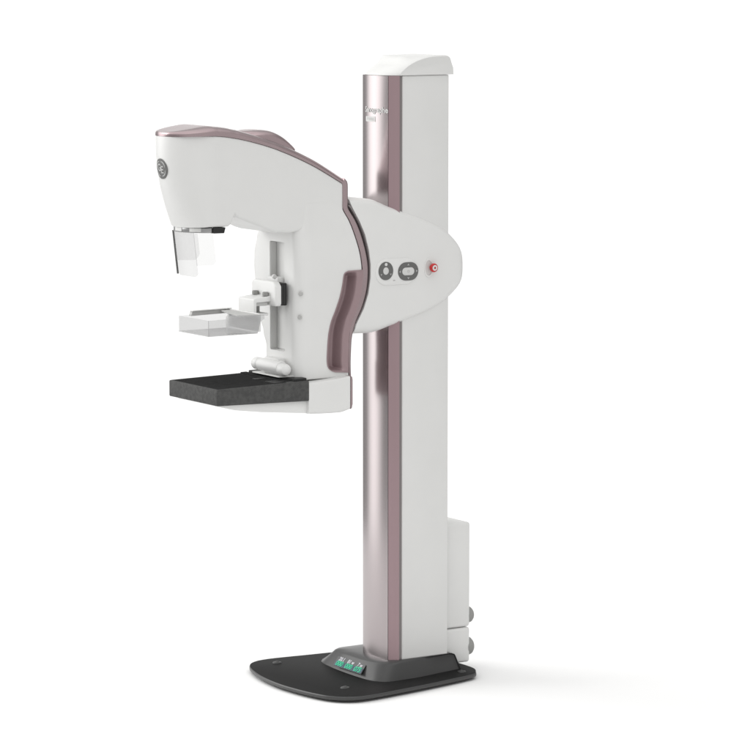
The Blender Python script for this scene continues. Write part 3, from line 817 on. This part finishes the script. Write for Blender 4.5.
link('rim_ledge', prism_bm([(-.713, 1.3320), (-.556, 1.3335), (-.556, 1.3355), (-.707, 1.3340)], PY1-.008, PY1+.014, 'Y'), WHITE2, pdl)
link('near_frame', prism_bm([(-.694, 1.2740), (-.574, 1.2680), (-.570, 1.2705), (-.560, 1.3060), (-.545, 1.3150), (-.545, 1.3290), (-.690, 1.3345), (-.6955, 1.3300)], PY0-.0035, PY0-.0005, 'Y', .0008, 1), clear('frosted_frame', (.88, .88, .88), .4, .30), pdl)
link('rear_frame', prism_bm([(PY0, 1.2720), (PY1, 1.2720), (PY1, 1.3330), (PY0, 1.3330)], -.5655, -.5570, 'X', .001, 1), WHITE2, pdl)
link('paddle_neck', box_bm(-.5565, -.4905, .080, .160, 1.318, 1.3255, .001, 1), WHITE2, pdl)
link('rear_shelf', prism_bm([(-.642, PY0+.012), (-.556, PY0+.0), (-.556, PY1-.006), (-.60, PY1-.006)], 1.3255, 1.3300, 'Z', .001, 1), GREYW, pdl)
0 and link('neck_hook', prism_bm([(-.5565, 1.2990), (-.520, 1.3030), (-.497, 1.3180), (-.5565, 1.3180)], PY0+.01, PY0+.024, 'Y', .001, 1), WHITE2, pdl)
# bright cut edges of the acrylic
link('tray_edge', box_bm(PX0-.0004, PX0+.0012, PY0-.0008, PY0+.0004, PZ0, PZ1, 0), ACRYE, pdl)

# ------------------------------------------------------------------ studio light
w = bpy.data.worlds.new('World'); bpy.context.scene.world = w; w.use_nodes = True
nt = w.node_tree; N = nt.nodes; L = nt.links
bg = N['Background']
tc = N.new('ShaderNodeTexCoord')
def lobe(direction, full, zero, strength, zs=1.0):
    """soft box in the studio: strength inside `full` degrees of the direction, fading to nothing at `zero`"""
    v = tc.outputs['Generated']
    d = Vector(direction)
    if zs != 1:
        m = N.new('ShaderNodeVectorMath'); m.operation = 'MULTIPLY'; m.inputs[1].default_value = (1, 1, zs); L.new(v, m.inputs[0])
        nn_ = N.new('ShaderNodeVectorMath'); nn_.operation = 'NORMALIZE'; L.new(m.outputs[0], nn_.inputs[0]); v = nn_.outputs[0]
        d = Vector((d.x, d.y, d.z*zs))
    d.normalize()
    dt = N.new('ShaderNodeVectorMath'); dt.operation = 'DOT_PRODUCT'; dt.inputs[1].default_value = d; L.new(v, dt.inputs[0])
    mr = N.new('ShaderNodeMapRange'); mr.interpolation_type = 'SMOOTHSTEP'
    mr.inputs['From Min'].default_value = math.cos(math.radians(zero)); mr.inputs['From Max'].default_value = math.cos(math.radians(full))
    mr.inputs['To Min'].default_value = 0; mr.inputs['To Max'].default_value = strength
    L.new(dt.outputs['Value'], mr.inputs['Value'])
    return mr.outputs[0]
def add(a, b):
    m = N.new('ShaderNodeMath'); m.operation = 'ADD'
    for i, q in enumerate((a, b)):
        if isinstance(q, (int, float)): m.inputs[i].default_value = q
        else: L.new(q, m.inputs[i])
    return m.outputs[0]
def az(deg, el=0): return (math.cos(math.radians(deg))*math.cos(math.radians(el)), math.sin(math.radians(deg))*math.cos(math.radians(el)), math.sin(math.radians(el)))
total = AMB = .40
total = add(total, lobe(az(57, -3), 17, 26, .74))               # white backdrop behind the machine
total = add(total, lobe(az(128, 20), 12, 30, 2.7, .7))           # tall strip box, left
total = add(total, lobe(az(185, 25), 25, 60, .01))              # broad front fill
total = add(total, lobe((-.25, .1, 1), 25, 75, 1.0))            # overhead bank
total = add(total, lobe(az(262, 12), 30, 80, .46))             # soft fill from the camera side
L.new(total, bg.inputs['Strength']); bg.inputs['Color'].default_value = (1, .998, .99, 1)

def area(name, loc, target, sx, sy, power):
    l = bpy.data.lights.new(name, 'AREA'); l.shape = 'RECTANGLE'; l.size = sx; l.size_y = sy; l.energy = power
    o = bpy.data.objects.new(name, l); COL.objects.link(o); o.location = loc
    o.rotation_euler = (Vector(target)-Vector(loc)).to_track_quat('-Z', 'Y').to_euler()
    return o
area('key_lamp', (-4.2, 2.5, 3.0), (0, .1, .6), 1.1, 1.1, 34)

# ------------------------------------------------------------------ camera
cd = bpy.data.cameras.new('camera'); cam = bpy.data.objects.new('camera', cd); COL.objects.link(cam)
cd.sensor_width = 36; cd.lens = 165.024; cd.clip_end = 200
cam.matrix_world = Matrix([[0.837785, 0.067486, -0.541813, -6.513815], [-0.546, 0.103551, -0.831361, -9.822228], [0.0, 0.992332, 0.123601, 2.556891], [0.0, 0.0, 0.0, 1.0]])
sc = bpy.context.scene; sc.camera = cam
sc.view_settings.view_transform = 'Standard'; sc.view_settings.look = 'None'; sc.view_settings.exposure = 0; sc.view_settings.gamma = 1
sc.cycles.max_bounces = 10; sc.cycles.transparent_max_bounces = 24
sc.cycles.use_denoising = True
